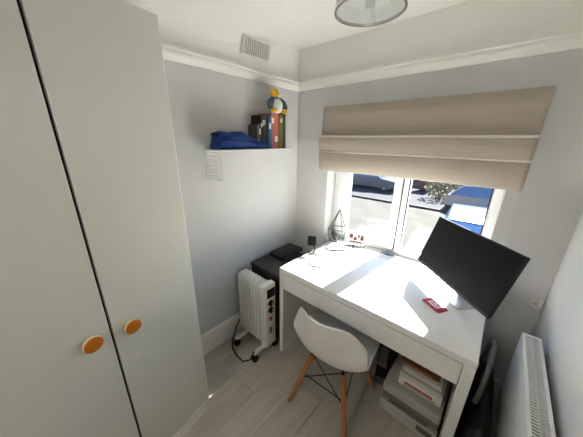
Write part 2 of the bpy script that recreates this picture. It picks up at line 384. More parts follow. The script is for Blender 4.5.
bn = thing('wheelie_bin', (-2.35, 16.9, GZ+.012), 'brown wheelie bin standing across the road', 'bin')
v, f = loft_g([[(x*s, y*s*1.1, z) for x, y in ((-.3, -.3), (.3, -.3), (.3, .3), (-.3, .3))] for s, z in ((.85, .06), (1.05, 1.0))]); obj('body', v, f, 'binb', bn, True)
box('lid', -.35, .35, -.40, .36, 1.0, 1.09, 'binb', bn, .03, 2, True)
for s in (-1, 1): lathe('wheel', [(.02, -.03), (.12, -.03), (.12, .03), (.02, .03)], (s*.27, .30, .12), 'tyre', bn, 'x', 14, True)
bn.scale = (1.35, 1.35, 1.3)

def bush(name, loc, sx, sy, h, m, label, cat, n=500, trunk=0.0):
    t = thing(name, loc, label, cat); V, Fc = [], []
    for i in range(n):
        a, b, r = random.uniform(0, 6.283), random.uniform(-1, 1), random.uniform(.55, 1)**.5
        q = math.sqrt(1-b*b); c = Vector((sx*r*q*math.cos(a), sy*r*q*math.sin(a), trunk+h*(.5+.5*b*r)))
        u = Vector((random.gauss(0, 1), random.gauss(0, 1), random.gauss(0, 1))).normalized(); w_ = u.orthogonal().normalized(); s = random.uniform(.07, .16)
        k = len(V); V += [c-u*s, c+w_*s*.5, c+u*s, c-w_*s*.5]; Fc.append([k, k+1, k+2, k+3])
    o = obj('foliage', V, Fc, m, t, True); o['kind'] = 'stuff'
    gs = [tube_g([(0, 0, 0), (dx*.4, dy*.4, trunk+h*.25), (dx, dy, trunk+h*.8)], [.06, .04, .015], 6) for dx, dy in ((sx*.3, 0), (-sx*.3, sy*.2), (0, -sy*.3))]
    v, f = join(gs); obj('stem', v, f, 'bark', t, True)
    return t
bush('shrub', (-1.05, 14.6, GZ), .95, .7, 1.5, 'leaf2', 'pale green bare-branched shrub beside the grey estate car', 'shrub', 420)
bush('hedge_bush', (-7.6, 19.6, GZ+.05), 1.9, .8, 1.6, 'leaf', 'dark green bush across the road seen through the opening casement', 'bush', 700)
bush('hedge_bush', (-11.2, 20.6, GZ), 1.9, .8, 1.9, 'leaf', 'dark green bush farthest along the road through the opening casement', 'bush', 700)
hs = thing('house', (-6, 24, GZ), 'grey rendered house across the road', 'house')
box('wall', -15, 3, 22.5, 30, GZ, GZ+5.4, 'brick', hs, 0)
v, f = prism_g([(22.1, GZ+5.3), (30.4, GZ+5.3), (26.2, GZ+8.2)], -15.3, 3.3, 'x'); obj('roof', v, f, 'roof', hs)
for x in (-13.4, -10.2, -7.0, -3.6, -.4):
    wd = box('window', x, x+1.7, 22.42, 22.5, GZ+.9, GZ+2.2, 'upvc', hs, .01); box('pane', x+.08, x+1.62, 22.40, 22.43, GZ+.98, GZ+2.12, 'carglass', wd, 0)
    wd = box('window', x, x+1.7, 22.42, 22.5, GZ+3.5, GZ+4.7, 'upvc', hs, .01); box('pane', x+.08, x+1.62, 22.40, 22.43, GZ+3.58, GZ+4.62, 'carglass', wd, 0)
dr = box('front_door', -5.1, -4.1, 22.42, 22.5, GZ+.02, GZ+2.1, 'carblue', hs, .01)

# ------------------------------------------------------------------ wardrobe
# stands a few degrees askew to the wall; local frame: face at x = 0, far edge at y = 0, running towards -y
WT_ = math.radians(10.0); WD = .385; YG = -.384; YL = -.768; ZT = 2.112; ZB = .086
wr = thing('wardrobe', (.405, -1.315, 0), 'tall white two-door wardrobe with round orange knobs beside the left wall', 'wardrobe', WT_)
gs = [box_g(-WD, -.021, -.018, 0, 0, ZT), box_g(-WD, -.021, YL, YL+.018, 0, ZT), box_g(-WD, -.021, YL+.018, -.018, ZT-.018, ZT),
      box_g(-WD, -WD+.008, YL+.018, -.018, .06, ZT-.018), box_g(-WD+.008, -.021, YL+.018, -.018, .066, .084), box_g(-WD+.008, -.024, YG-.009, YG+.009, .084, ZT-.018)]
v, f = join(gs); obj('carcass', v, f, 'wardlit', wr, True)
def door(y0, y1, ky, kz):
    v, f = box_g(-.019, 0, y0, y1, ZB, ZT+.002, .0015); d = obj('door', v, f, ['ward'], wr, True)
    g1 = lathe_g([(.0, .0), (.018, 0), (.018, .010), (.031, .012), (.033, .016), (.033, .023), (.0305, .0255)], (0, ky, kz), 'x', 28)
    g2 = lathe_g([(.0305, .0255), (.029, .0262), (.002, .0265)], (0, ky, kz), 'x', 28)
    v, f = join([g1, g2]); obj('knob', v, f, ['knobrim', 'knob'], d, True, mi=[0]*len(g1[1])+[1]*len(g2[1]), smooth=40)
door(YG+.0048, -.0005, -.316, .912); door(YL, YG-.0048, -.452, .934)
box('gap_shade_strip', -.03, -.0215, YG-.012, YG+.012, .086, ZT-.018, 'black', wr, 0, 1, True)  # black strip stands in for the shade in the door gap
box('lit_edge_strip', -.020, -.0003, -.0004, .0034, ZB, ZT, 'wardlit', wr, 0, 1, True)  # pale strip imitates window light along the far door edge
box('plinth', -.021, -.0006, YL, .0034, 0, ZB-.003, 'wardlit', wr, .001, 1, True)

# ------------------------------------------------------------------ desk
DX0, DX1, DY, DZ = .432, 1.611, -.6875, .78
dk = thing('desk', ((DX0+DX1)/2, -.34, 0), 'large white gloss desk under the window with full-width drawer', 'desk')
T = .036
box('tabletop', DX0, DX1, DY, -.006, DZ-T, DZ, 'desk', dk, .004, 2)
box('side_panel', DX0, DX0+T, DY, -.006, 0, DZ-T, 'desk', dk, .002); box('side_panel', DX1-T-.008, DX1, DY, -.006, 0, DZ-T, 'desk', dk, .002)
box('drawer_front', DX0+T+.003, DX1-T-.011, DY, DY+.018, .615, DZ-T-.004, 'desk', dk, .002)
box('drawer_box', DX0+T+.02, DX1-T-.03, DY+.018, DY+.45, .635, DZ-T-.02, 'desk', dk, .001)
box('back_panel', DX0+T, DX1-T-.008, -.05, -.032, .42, DZ-T, 'desk', dk, .001)

# ------------------------------------------------------------------ roman blind
BX0, BX1 = .315, 1.607
bl = thing('roman_blind', ((BX0+BX1)/2, -.04, 1.43), 'taupe linen roman blind half raised over the window', 'blind')
box('headrail', BX0+.005, BX1-.005, -.045, -.002, 1.895, 1.925, 'upvc', bl, .003)
def sheet(name, prof, m, amp, seed, parent=bl, th=.006):
    # prof: list of (y, z) down the sheet
    nx = 60; P = []
    for (y, z) in prof:
        P.append([])
        for i in range(nx+1):
            x = BX0+(BX1-BX0)*i/nx
            d = amp*noise.noise(Vector((x*3.1, z*5+seed, seed))); s = .4*amp*noise.noise(Vector((x*2.3, seed*3, 1.7)))
            P[-1].append((x, y+d, z+s))
    V = [Vector(p) for r in P for p in r]; n = nx+1; Fc = []
    for j in range(len(P)-1):
        for i in range(nx): a = j*n+i; Fc.append([a, a+1, a+n+1, a+n])
    o = obj(name, V, Fc, m, parent, smooth=40)
    s = o.modifiers.new('thickness', 'SOLIDIFY'); s.thickness = th; s.offset = 0
    return o
sheet('flat_panel', [(-.050, 1.928), (-.052, 1.86), (-.053, 1.80), (-.056, 1.74), (-.058, 1.70), (-.054, 1.66)], 'linen', .006, 1)
sheet('fold', [(-.060, 1.708), (-.086, 1.700), (-.092, 1.680), (-.090, 1.63), (-.086, 1.595), (-.074, 1.585), (-.056, 1.59)], 'linen', .008, 2)
sheet('fold', [(-.058, 1.590), (-.080, 1.584), (-.088, 1.565), (-.084, 1.50), (-.076, 1.445), (-.066, 1.434), (-.054, 1.44)], 'linen', .010, 3)
for zz, yy, sd in ((1.708, -.076, 2), (1.590, -.072, 3)):
    sheet('fold_edge', [(yy+.012, zz+.003), (yy-.012, zz-.001), (yy-.017, zz-.010)], 'pale_lip', .008, sd, bl, .004)
# bead chain
ch = thing('blind_chain', (1.592, -.03, 1.43), 'thin beaded pull chain hanging beside the blind', 'chain')
gs = []
for i in range(26): gs.append(ball_g((1.579+.0012*i, -.03, 1.46-.0135*i), .0030, .0030, .0040, 6, 4))
for i in range(26): gs.append(ball_g((1.592+.0010*i, -.036, 1.46-.0135*i), .0030, .0030, .0040, 6, 4))
v, f = join(gs); o = obj('bead_string', v, f, 'chainm', ch, smooth=True); o['kind'] = 'stuff'
lathe('chain_tensioner', [(.003, 0), (.010, .004), (.010, .05), (.005, .06)], (1.613, -.033, 1.055), 'chainm', ch, 'z', 10)

# ------------------------------------------------------------------ radiator on the right wall
rd = thing('radiator', (1.79, -.8, .384), 'white panel radiator with slotted top grille on the side wall', 'radiator')
RX0, RX1, RY0, RY1, RZ0, RZ1 = 1.754, 1.822, -.325, -1.35, .384, .787
box('front_panel', RX0, RX0+.010, RY1, RY0, RZ0, RZ1-.012, 'plastic', rd, .004, 2)
box('back_panel', RX1-.010, RX1, RY1, RY0, RZ0, RZ1-.012, 'plastic', rd, .003)
box('side_cover', RX0, RX1, RY0-.012, RY0+.002, RZ0+.01, RZ1, 'plastic', rd, .004, 2); box('side_cover', RX0, RX1, RY1-.002, RY1+.012, RZ0+.01, RZ1, 'plastic', rd, .004)
gs = [box_g(RX0, RX0+.011, RY1, RY0, RZ1-.012, RZ1), box_g(RX1-.011, RX1, RY1, RY0, RZ1-.012, RZ1), box_g((RX0+RX1)/2-.003, (RX0+RX1)/2+.003, RY1, RY0, RZ1-.008, RZ1-.001)]
ny = 78
for i in range(ny+1):
    y = RY0+(RY1-RY0)*i/ny; gs.append(box_g(RX0+.008, RX1-.008, y-.0024, y+.0024, RZ1-.006, RZ1-.001))
v, f = join(gs); obj('top_grille', v, f, 'plastic', rd)
# inner convector fins and plate, coloured dark to imitate shade in the slots
gs = [box_g(RX0+.018, RX1-.018, RY0-.03-.022*i, RY0-.032-.022*i, RZ0+.03, RZ1-.05) for i in range(44)]
gs.append(box_g(RX0+.011, RX1-.011, RY1+.012, RY0-.012, RZ1-.075, RZ1-.070))
v, f = join(gs); obj('slot_shade_core', v, f, 'charcoal', rd)
box('wall_bracket', RX1, W-.001, -.5, -.46, .5, .72, 'plastic', rd, .001); box('wall_bracket', RX1, W-.001, -1.2, -1.16, .5, .72, 'plastic', rd, .001)
tube('supply_pipe', [(1.79, -.36, RZ0+.02), (1.79, -.36, .0)], .0075, 'trim', rd, 10)

# ------------------------------------------------------------------ cord cleat on the back wall
hk = thing('wall_hook', (1.82, -.005, .80), 'small white looped hook on the wall in the corner above the radiator', 'hook')
box('mount', 1.822, 1.842, -.018, -.001, .795, .845, 'plastic', hk, .005, 2)
pts = [(1.825, -.02, .838), (1.795, -.03, .828), (1.785, -.036, .815), (1.80, -.036, .80), (1.82, -.03, .788), (1.834, -.022, .80), (1.836, -.018, .825)]
tube('loop', pts, .0042, 'plastic', hk, 8)

# ------------------------------------------------------------------ ceiling lamp
lp = thing('ceiling_lamp', (.97, -.70, ZC), 'smoked glass drum ceiling lamp with chrome rim', 'lamp')
LC = (.965, -.705); LR = .138; LZ = 2.175
lathe('ceiling_plate', [(.01, 0), (.06, 0), (.06, -.02), (.05, -.028), (.01, -.03)][::-1], (LC[0], LC[1], ZC), 'chrome', lp, 'z', 28)
v, f = lathe_g([(LR, 0), (LR, .17), (LR-.004, .17), (LR-.004, 0)], (LC[0], LC[1], LZ), 'z', 48); f = [p for p in f if len(p) == 4]
obj('glass_drum', v, f, 'smoke', lp, smooth=50)
v, f = lathe_g([(LR-.006, -.004), (LR+.003, -.004), (LR+.003, .006), (LR-.006, .006), (LR-.006, -.004)], (LC[0], LC[1], LZ), 'z', 48); f = [p for p in f if len(p) == 4]
obj('rim', v, f, 'chrome', lp, smooth=50)
lathe('top_disc', [(.002, .168), (LR, .168), (LR, .176), (.002, .176)], (LC[0], LC[1], LZ), 'plastic', lp, 'z', 48)
lathe('stem', [(.01, .176), (.01, .20)], (LC[0], LC[1], LZ), 'chrome', lp, 'z', 12)
lathe('lamp_holder', [(.018, .168), (.02, .13), (.016, .115)][::-1], (LC[0], LC[1], LZ), 'dark', lp, 'z', 16)
lathe('bulb', [(.002, .038), (.016, .042), (.027, .06), (.028, .075), (.02, .098), (.014, .115)], (LC[0], LC[1], LZ), 'bulb', lp, 'z', 20)

# ------------------------------------------------------------------ vent on the left wall
vn = thing('air_vent', (.03, -.49, 2.29), 'small white louvred air vent high on the left wall', 'vent')
VM = Matrix.Translation((.010, -.495, 2.282)) @ Matrix.Rotation(.30, 4, 'Y') @ Matrix.Diagonal((1, .90, .92, 1))
def vpart(name, g, m): return obj(name, [VM @ Vector(p) for p in g[0]], g[1], m, vn)
vpart('vent_frame', join([box_g(0, .022, -.137, .137, .050, .060), box_g(0, .022, -.137, .137, -.060, -.050), box_g(0, .022, -.137, -.127, -.06, .06), box_g(0, .022, .127, .137, -.06, .06)]), 'trim')
vpart('slit_shade', box_g(-.02, .006, -.13, .13, -.055, .055), 'charcoal')  # charcoal backing paints the shade between the louvres
for i in range(12):
    R_ = Matrix.Translation((.0145, -.1155+i*.021, 0)); v, f = box_g(-.004, .006, -.0048, .0048, -.051, .051)
    vpart('louvre', ([R_ @ Vector(p) for p in v], f), 'trim')

# ------------------------------------------------------------------ wall shelf
sh = thing('wall_shelf', (0, -.63, 1.60), 'white metal wall shelf with wire grid ends', 'shelf')
SY0, SY1, SZ = -.95, -.312, 1.608
box('shelf_plate', .002, .20, SY0, SY1, SZ-.008, SZ, 'plastic', sh, .002)
def grid_panel(y, z0, z1, name):
    r = .0024; zt, zb = max(z0, z1), min(z0, z1); c = .025
    outline = [(.004, y, z0), (.004, y, z1), (.20-c, y, z1), (.20-c*.3, y, z1-(c*.3 if z1 > z0 else -c*.3)), (.20, y, z1-(c if z1 > z0 else -c)), (.20, y, z0)]
    gs = [tube_g(outline, r*1.3, 6)]
    n = 9
    for i in range(1, n): z = zb+(zt-zb)*i/n; gs.append(tube_g([(.004, y, z), (.20, y, z)], r, 5))
    for x in (.14, .172): gs.append(tube_g([(x, y, z0), (x, y, z1)], r, 5))
    v, f = join(gs); obj(name, v, f, 'plastic', sh, smooth=True)
grid_panel(SY0, SZ, 1.42, 'wire_end'); grid_panel(SY1, SZ, 1.90, 'wire_end')

# blue pouch lying on the shelf
bp = thing('fabric_pouch', (.11, -.74, SZ), 'bright blue soft fabric pouch lying on the wall shelf', 'pouch')
rings = []
ny = 22
for i in range(ny+1):
    t = i/ny; y = -.945+.43*t
    h = .105*min(1, (t/.06)**.4 if t < .06 else 1)*(1 if t < .42 else max(.12, 1-(t-.42)/.58*.86)); wd = .075*(.75+.25*math.sin(math.pi*min(1, t*1.3)))*(1 if t < .8 else 1-(t-.8)*1.6)
    ring = []
    for k in range(20):
        a = 2*math.pi*k/20; c_, s_ = math.cos(a), math.sin(a)
        q = max(0, min(1, (y+.68)/.05)); xx = (.115+.044*q)+(wd*(1-q)+min(wd, .030)*q)*math.copysign(abs(c_)**.6, c_); zz = SZ+.002+h*.5+h*.5*math.copysign(abs(s_)**.6, s_)
        d = .010*noise.noise(Vector((xx*22, y*16, zz*26))); ring.append((xx+d, y+d*.5, max(SZ+.001, zz+d*(1 if s_ > 0 else 0))))
    rings.append(ring)
v, f = loft_g(rings); obj('pouch_body', v, f, 'blue', bp, smooth=60)
tube('zip_piping', [(.188, -.93+.03*i, SZ+.056+.004*math.sin(i)-(0 if i < 6 else (i-6)*.006)) for i in range(11)], .0045, 'navy', bp, 6)
obj('dark_end', *ball_g((.105, -.925, SZ+.092), .05, .018, .012, 14, 8), 'navy', bp, smooth=True)

# books
def book(y, th, h, d, rgb, label, lean=0, extra=None):
    x1 = .112 if y < -.51 else .145
    t = thing('book', (x1-d/2, y+th/2, SZ), label, 'book', 0, 'books on the wall shelf')
    nm = 'cover_%02x%02x%02x' % rgb
    if nm not in MT: MT[nm] = mat(nm, rgb, .55, 0, .08, 20)
    c = .0025; gs = [box_g(x1-d, x1, y, y+c, SZ, SZ+h), box_g(x1-d, x1, y+th-c, y+th, SZ, SZ+h), box_g(x1-c, x1, y+c, y+th-c, SZ, SZ+h)]
    v, f = join(gs); cv = obj('cover', v, f, nm, t)
    box('pages', x1-d+.003, x1-c, y+c, y+th-c, SZ+.003, SZ+h-.003, 'pages', t, 0)
    for (z0, z1, m) in (extra or []): box('spine_band', x1-.0002, x1+.0008, y+.002, y+th-.002, SZ+z0, SZ+z1, m, cv, 0)
bk = [(-.586, .017, .165, .105, (96, 92, 84), 'grey-black paperback, first book after the blue pouch', [(.03, .06, 'paper')]),
      (-.568, .017, .172, .105, (62, 84, 100), 'dark teal paperback, second book after the blue pouch', [(.10, .14, 'paper')]),
      (-.550, .016, .235, .108, (44, 40, 38), 'tall black book next to the two dark paperbacks', [(.15, .18, 'pages')]),
      (-.533, .015, .238, .108, (54, 44, 44), 'tall black-brown book with cream band on its spine', [(.16, .20, 'pages'), (.02, .06, 'stone')]),
      (-.517, .014, .232, .108, (92, 74, 60), 'tall dark brown book with a blue-grey band', [(.17, .20, 'pages'), (.03, .08, 'stone')]),
      (-.502, .026, .226, .13, (70, 104, 134), 'slate blue book beside the purple one', [(.14, .18, 'paper')]),
      (-.474, .030, .250, .14, (160, 104, 124), 'faded purple book under the plush toy', [(.18, .22, 'pages')]),
      (-.443, .036, .252, .14, (206, 110, 84), 'brick red thick book under the plush toy', [(.05, .09, 'pages')]),
      (-.406, .024, .240, .14, (140, 84, 62), 'reddish brown book right of the brick red one', []),
      (-.381, .026, .250, .14, (96, 118, 66), 'olive green book near the wire shelf end', [(.19, .22, 'pages')]),
      (-.354, .034, .262, .15, (64, 66, 54), 'tall blackish green book against the wire shelf end', [])]
for y, th, h, d, rgb, lab, ex in bk: book(y, th, h, d, rgb, lab, 0, ex)

# plush bird sitting on the books
pl = thing('plush_bird', (.12, -.415, SZ+.252), 'plush toy bird with yellow head sitting on top of the books', 'toy')
PC = Vector((.125, -.405, SZ+.252))
def at_(x, y, z): return PC+Vector((x, y, z))*1.12
obj('body', *ball_g(at_(0, 0, .047), .045, .055, .057), 'cream', pl, smooth=True)
obj('head', *ball_g(at_(-.002, -.012, .122), .032, .034, .034), 'yellow', pl, smooth=True)
lathe('beak', [(.012, 0), (.010, .012), (.003, .026)], at_(.022, -.012, .117), 'yellow', pl, 'x', 12)
obj('collar', *ball_g(at_(-.002, -.006, .093), .027, .032, .014), 'greyblue', pl, smooth=True)
for pts in ([(-.004, .03, .085), (.006, .058, .070), (.012, .078, .040), (.014, .082, .026)], [(-.004, -.03, .085), (.006, -.056, .066), (.014, -.070, .036), (.018, -.072, .024)]):
    g = tube_g([at_(*p) for p in pts], [.022, .025, .020, .011], 12); obj('wing', *g, 'greyblue', pl, smooth=True)
for y in (-.060, .050):
    obj('foot', *ball_g(at_(.035, y*.9, .014), .024, .022, .016), 'yellow', pl, smooth=True)

# ------------------------------------------------------------------ oil-filled heater
ht = thing('oil_heater', (.24, -.73, 0), 'white oil-filled radiator heater with control panel standing by the wall', 'heater')
HX0, HX1, HY0, HY1, HZ0, HZ1 = .062, .396, -.805, -.692, .085, .642
def fin(x, w_):
    c = .035; poly = [(HY0+c, HZ0), (HY1-c, HZ0), (HY1-c*.3, HZ0+c*.3), (HY1, HZ0+c), (HY1, HZ1-c), (HY1-c*.3, HZ1-c*.3), (HY1-c, HZ1), (HY0+c, HZ1), (HY0+c*.3, HZ1-c*.3), (HY0, HZ1-c), (HY0, HZ0+c), (HY0+c*.3, HZ0+c*.3)]
    cy, cz = (HY0+HY1)/2, (HZ0+HZ1)/2
    rg = lambda s, xx: [(xx, cy+(p-cy)*(1-(1-s)*1.0), cz+(q-cz)*(1-(1-s)*.4)) for p, q in poly]
    return loft_g([rg(.80, x), rg(.97, x+w_*.12), rg(1, x+w_*.3), rg(1, x+w_*.7), rg(.97, x+w_*.88), rg(.80, x+w_)])
for i in range(7):
    v, f = fin(HX0+i*.0385, .032); obj('fin', v, f, 'heater', ht, smooth=45)
tube('core_pipe', [(HX0+.01, -.748, .57), (HX1-.03, -.748, .57)], .022, 'heater', ht, 12); tube('core_pipe', [(HX0+.01, -.748, .17), (HX1-.03, -.748, .17)], .022, 'heater', ht, 12)
ph = box('panel_housing', HX1-.062, HX1, HY0-.004, HY1+.004, HZ0-.01, HZ1+.006, 'heater', ht, .016, 3)
box('vent_slot', HX1-.001, HX1+.002, HY0+.022, HY1-.012, .535, .612, 'dark', ph, .003)
for z in (.487, .424):
    kn = lathe('dial', [(.026, -.003), (.026, .004), (.020, .008), (.019, .022), (.003, .024)], (HX1, -.748, z), 'dark', ph, 'x', 20); box('pointer', HX1+.022, HX1+.0255, -.751, -.745, z-.018, z+.018, 'paper', kn, 0)
lathe('dial_mark', [(.004, .0015), (.017, .0015), (.017, .0), (.004, .0)], (HX1, -.748, .34), 'red', ph, 'x', 18)
box('warning_label', HX1-.001, HX1+.001, HY0+.04, HY1-.04, .20, .26, 'printer2', ph, 0)
for x in (.352, .12):
    box('foot_bar', x-.018, x+.018, -.90, -.672, .055, .078, 'heater', ht, .006)
    for y in (-.893, -.680):
        c = box('caster_fork', x-.012, x+.012, y-.015, y+.015, .028, .056, 'dark', ht, .004)
        lathe('caster_wheel', [(.004, -.014), (.027, -.014), (.027, .014), (.004, .014)], (x+.01, y, .027), 'dark', c, 'x', 16)
tube('power_cord', [(.36, -.90, .10), (.345, -.93, .03), (.30, -.965, .008), (.22, -.965, .008), (.13, -.945, .008), (.07, -.90, .012), (.055, -.865, .06), (.058, -.84, .12), (.066, -.81, .18)], .0055, 'dark', ht, 8)

# ------------------------------------------------------------------ black side cabinet in the corner
cb = thing('side_cabinet', (.23, -.44, 0), 'low black-brown cabinet in the corner between heater and desk', 'cabinet')
CX0, CX1, CY0, CY1, CZ = .045, .412, -.648, -.215, .665
box('cabinet_top', CX0, CX1, CY0, CY1, CZ-.022, CZ, 'cabinet', cb, .002)
box('cabinet_body', CX0+.006, CX1-.006, CY0+.022, CY1-.004, .04, CZ-.022, 'cabinet', cb, .001)
d = box('cabinet_door', CX0+.008, CX1-.008, CY0+.004, CY0+.021, .045, CZ-.026, 'cabinet', cb, .001)
lathe('cabinet_knob', [(.003, 0), (.006, 0), (.006, -.012), (.011, -.018), (.009, -.024), (.002, -.025)], (CX1-.04, CY0+.004, .40), 'dark', d, 'y', 14)
box('plinth', CX0+.01, CX1-.01, CY0+.03, CY1-.004, 0, .04, 'cabinet', cb, 0)
rb = thing('router_box', (.17, -.31, CZ), 'flat black electronic box on top of the corner cabinet', 'device')
box('case', .075, .245, -.455, -.175, CZ+.004, CZ+.040, 'dark', rb, .006, 2)
for q in ((.09, -.44), (.23, -.44), (.09, -.19), (.23, -.19)): lathe('rubber_foot', [(.003, 0), (.008, 0), (.008, .005), (.003, .005)], (q[0], q[1], CZ), 'black', rb, 'z', 10)
box('front_lip', .242, .247, -.44, -.19, CZ+.012, CZ+.026, 'tower', rb, .001)

# ------------------------------------------------------------------ shell chair
CHX, CHY, CHR = .958, -.712, math.radians(3.0)
chn = thing('shell_chair', (CHX, CHY, 0), 'white moulded shell chair with wooden dowel legs pushed under the desk', 'chair', CHR)
prof = [(.235, .405, .165), (.232, .432, .195), (.205, .452, .213), (.13, .452, .225), (.04, .440, .230), (-.05, .428, .238), (-.125, .436, .242), (-.180, .474, .243), (-.208, .545, .238), (-.226, .63, .222), (-.241, .71, .200), (-.251, .768, .175), (-.255, .795, .145)]
rows = []
for j, (y, z, hw) in enumerate(prof):
    t = j/(len(prof)-1); seat = max(0, 1-abs(t-.42)/.42); back = max(0, min(1, (t-.45)/.3)); row = []
    for i in range(-8, 9):
        u = i/8; a = abs(u)
        row.append((u*hw, y+back*(.115*a**2.2)*(1-.35*max(0, t-.8)/.2)+.02*a*a*(0 if t > .2 else -1), z+seat*.105*a**3.0-(.03*a**4 if t > .8 else 0)-(.012*a**4 if t < .1 else 0)))
    rows.append(row)
V = [p for r in rows for p in r]; n = 17; Fc = []
for j in range(len(rows)-1):
    for i in range(n-1): a = j*n+i; Fc.append([a, a+1, a+n+1, a+n])
shl = obj('seat_shell', V, Fc, 'plastic', chn, True, True)
s = shl.modifiers.new('smooth', 'SUBSURF'); s.levels = s.render_levels = 1
s = shl.modifiers.new('thickness', 'SOLIDIFY'); s.thickness = .009; s.offset = 0
LT, LB = [(-.10, -.10), (.10, -.10), (.10, .12), (-.10, .12)], [(-.205, -.215), (.205, -.215), (.205, .235), (-.205, .235)]
for (a, b), (c, d_) in zip(LT, LB):
    tube('leg', [(c, d_, 0), (c*.85+a*.15, d_*.85+b*.15, .06), (a*1.05, b*1.05, .38)], [.012, .0145, .018], 'oak', chn, 12, True)
    tube('leg_bracket', [(a*1.2, b*1.2, .36), (a, b, .40), (a*.8, b*.7, .432)], .006, 'wire', chn, 6, True)
mid = lambda k, h: (LB[k][0]+(LT[k][0]-LB[k][0])*h, LB[k][1]+(LT[k][1]-LB[k][1])*h, .39*h)
for k in range(4):
    q = (k+1) % 4
    tube('wire_brace', [mid(k, .98), mid(q, .52)], .0035, 'wire', chn, 6, True); tube('wire_brace', [mid(q, .98), mid(k, .52)], .0035, 'wire', chn, 6, True)
    if k in (0, 2): tube('wire_brace', [mid(k, .60), mid(q, .60)], .0035, 'wire', chn, 6, True)

# ------------------------------------------------------------------ monitor
MYAW = -.79; MT_ = .285; MC = Vector((1.432, -.265, 1.052)); MW, MH = .580, .329
mo = thing('monitor', (1.455, -.235, DZ), 'large black flat monitor on a silver foot, turned sideways on the desk', 'monitor', MYAW)
# local frame: x along the screen, -y towards the viewer
lc = ROOT['monitor'].inverted() @ MC
TM = Matrix.Translation(lc) @ Matrix.Rotation(-MT_, 4, 'X')
def mbox(name, a, m, bev=.002, par=mo):
    v, f = box_g(*a, bev); return obj(name, [TM @ Vector(p) for p in v], f, m, par, True, 40)
mbox('screen_housing', (-MW/2, MW/2, 0, .022, -MH/2, MH/2), 'dark', .003)
mbox('display', (-MW/2+.006, MW/2-.006, -.0008, .001, -MH/2+.016, MH/2-.006), 'screen', 0)
mbox('bottom_bezel', (-MW/2, MW/2, -.0022, .002, -MH/2, -MH/2+.015), 'dark', .0008)
mbox('rear_bulge', (-.16, .16, .02, .05, -.10, .08), 'dark', .012)
v, f = loft_g([[(-.030, .045, -.272+.272+.01), (.030, .045, .01), (.030, .062, .01), (-.030, .062, .01)], [(-.026, .040, .16), (.026, .040, .16), (.026, .052, .16), (-.026, .052, .16)], [(-.024, .022+lc.y, lc.z), (.024, .022+lc.y, lc.z), (.024, .034+lc.y, lc.z+.01), (-.024, .034+lc.y, lc.z+.01)]])
obj('neck', v, f, 'silver', mo, True)
fx = ROOT['monitor'].inverted() @ Vector((1.317, -.17, DZ)); fx2 = ROOT['monitor'].inverted() @ Vector((1.487, -.341, DZ))
box('foot', fx.x, fx2.x, min(fx.y, fx2.y), min(fx.y, fx2.y)+.19, .0, .010, 'silver', mo, .003, 2, True)

# ------------------------------------------------------------------ small things on the desk and sill
rc = thing('red_pack', (1.383, -.388, DZ), 'small red and white card pack lying flat on the desk', 'card pack', -.58)
box('pack', -.058, .058, -.034, .034, .0, .011, 'pink', rc, .003, 2, True)
pk = box('printed_patch', -.030, .034, -.022, .022, .0105, .0114, 'paper', rc, 0, 1, True)
for i, (a, b, c_, d_) in enumerate(((-.024, -.004, .002, .016), (.004, .028, .004, .016), (-.024, .010, -.012, -.004), (.014, .028, -.016, -.004))): box('print', a, b, c_, d_, .0112, .0118, 'pink', pk, 0, 1, True)

st = thing('phone_stand', (.478, -.335, DZ), 'small black screen on a thin stand at the desk corner', 'device', .55)
box('base', -.040, .040, -.030, .030, 0, .007, 'charcoal', st, .004, 2, True)
tube('arm', [(0, .0, .006), (.012, .008, .03), (.006, .012, .055), (-.006, .004, .075), (-.012, -.004, .085)], .0055, 'dark', st, 8, True)
v, f = box_g(-.034, .034, -.006, .006, -.040, .040, .003); Rm = Matrix.Translation((-.014, -.008, .118)) @ Matrix.Rotation(-.15, 4, 'X')
scn = obj('screen', [Rm @ Vector(p) for p in v], f, 'screen', st, True)

orn = thing('wire_ornament', (.470, .045, DZ), 'wire pyramid ornament on the window sill in the corner', 'ornament', .3)
B = [(-.055, -.05, .004), (.055, -.05, .004), (.055, .05, .004), (-.055, .05, .004)]; M_ = [(-.07, -.06, .12), (.06, -.06, .12), (.06, .06, .12), (-.06, .06, .12)]; top = (0.01, 0, .30)
gs = []
for k in range(4): gs += [tube_g([B[k], B[(k+1) % 4]], .0038, 6), tube_g([B[k], M_[k]], .0038, 6), tube_g([M_[k], M_[(k+1) % 4]], .0038, 6), tube_g([M_[k], top], .0038, 6)]
v, f = join(gs); obj('wire_frame', v, f, 'greywire', orn, True, True)
tube('dark_ring', [(-.05+.0, -.055, .03), (-.056, -.055, .006), (.0, -.056, .004), (.02, -.056, .02)], .004, 'tower', orn, 6, True)
obj('pebble', *ball_g((-.01, -.01, .035), .028, .026, .030, 12, 8), 'tower', orn, True, True)

cd_ = thing('greeting_card', (.655, .062, DZ), 'pink printed card in a wire holder leaning by the window', 'card', .30)
v, f = box_g(-.078, .078, -.0015, .0015, .012, .115, 0); Rm = Matrix.Rotation(-.18, 4, 'X'); c0 = obj('card', [Rm @ Vector(p) for p in v], f, 'paper', cd_, True)
for a, b, c_, d_ in ((-.06, -.03, .06, .10), (-.022, .006, .045, .075), (.012, .03, .07, .10), (.036, .065, .05, .095), (-.05, .05, .025, .036)):
    v, f = box_g(a, b, -.0024, -.0014, c_, d_, 0); obj('print', [Rm @ Vector(p) for p in v], f, 'palepink', c0, True)
gs = [tube_g([(-.082, -.028, .003), (-.082, -.030, .04), (.082, -.030, .04), (.082, -.028, .003)], .002, 6), tube_g([(-.082, .02, .003), (-.082, -.03, .003), (.082, -.03, .003), (.082, .02, .003)], .002, 6)]
for x in (-.05, -.016, .016, .05): gs.append(tube_g([(x, -.03, .003), (x, -.03, .04)], .0016, 5))
v, f = join(gs); obj('wire_holder', v, f, 'palepink', cd_, True, True)

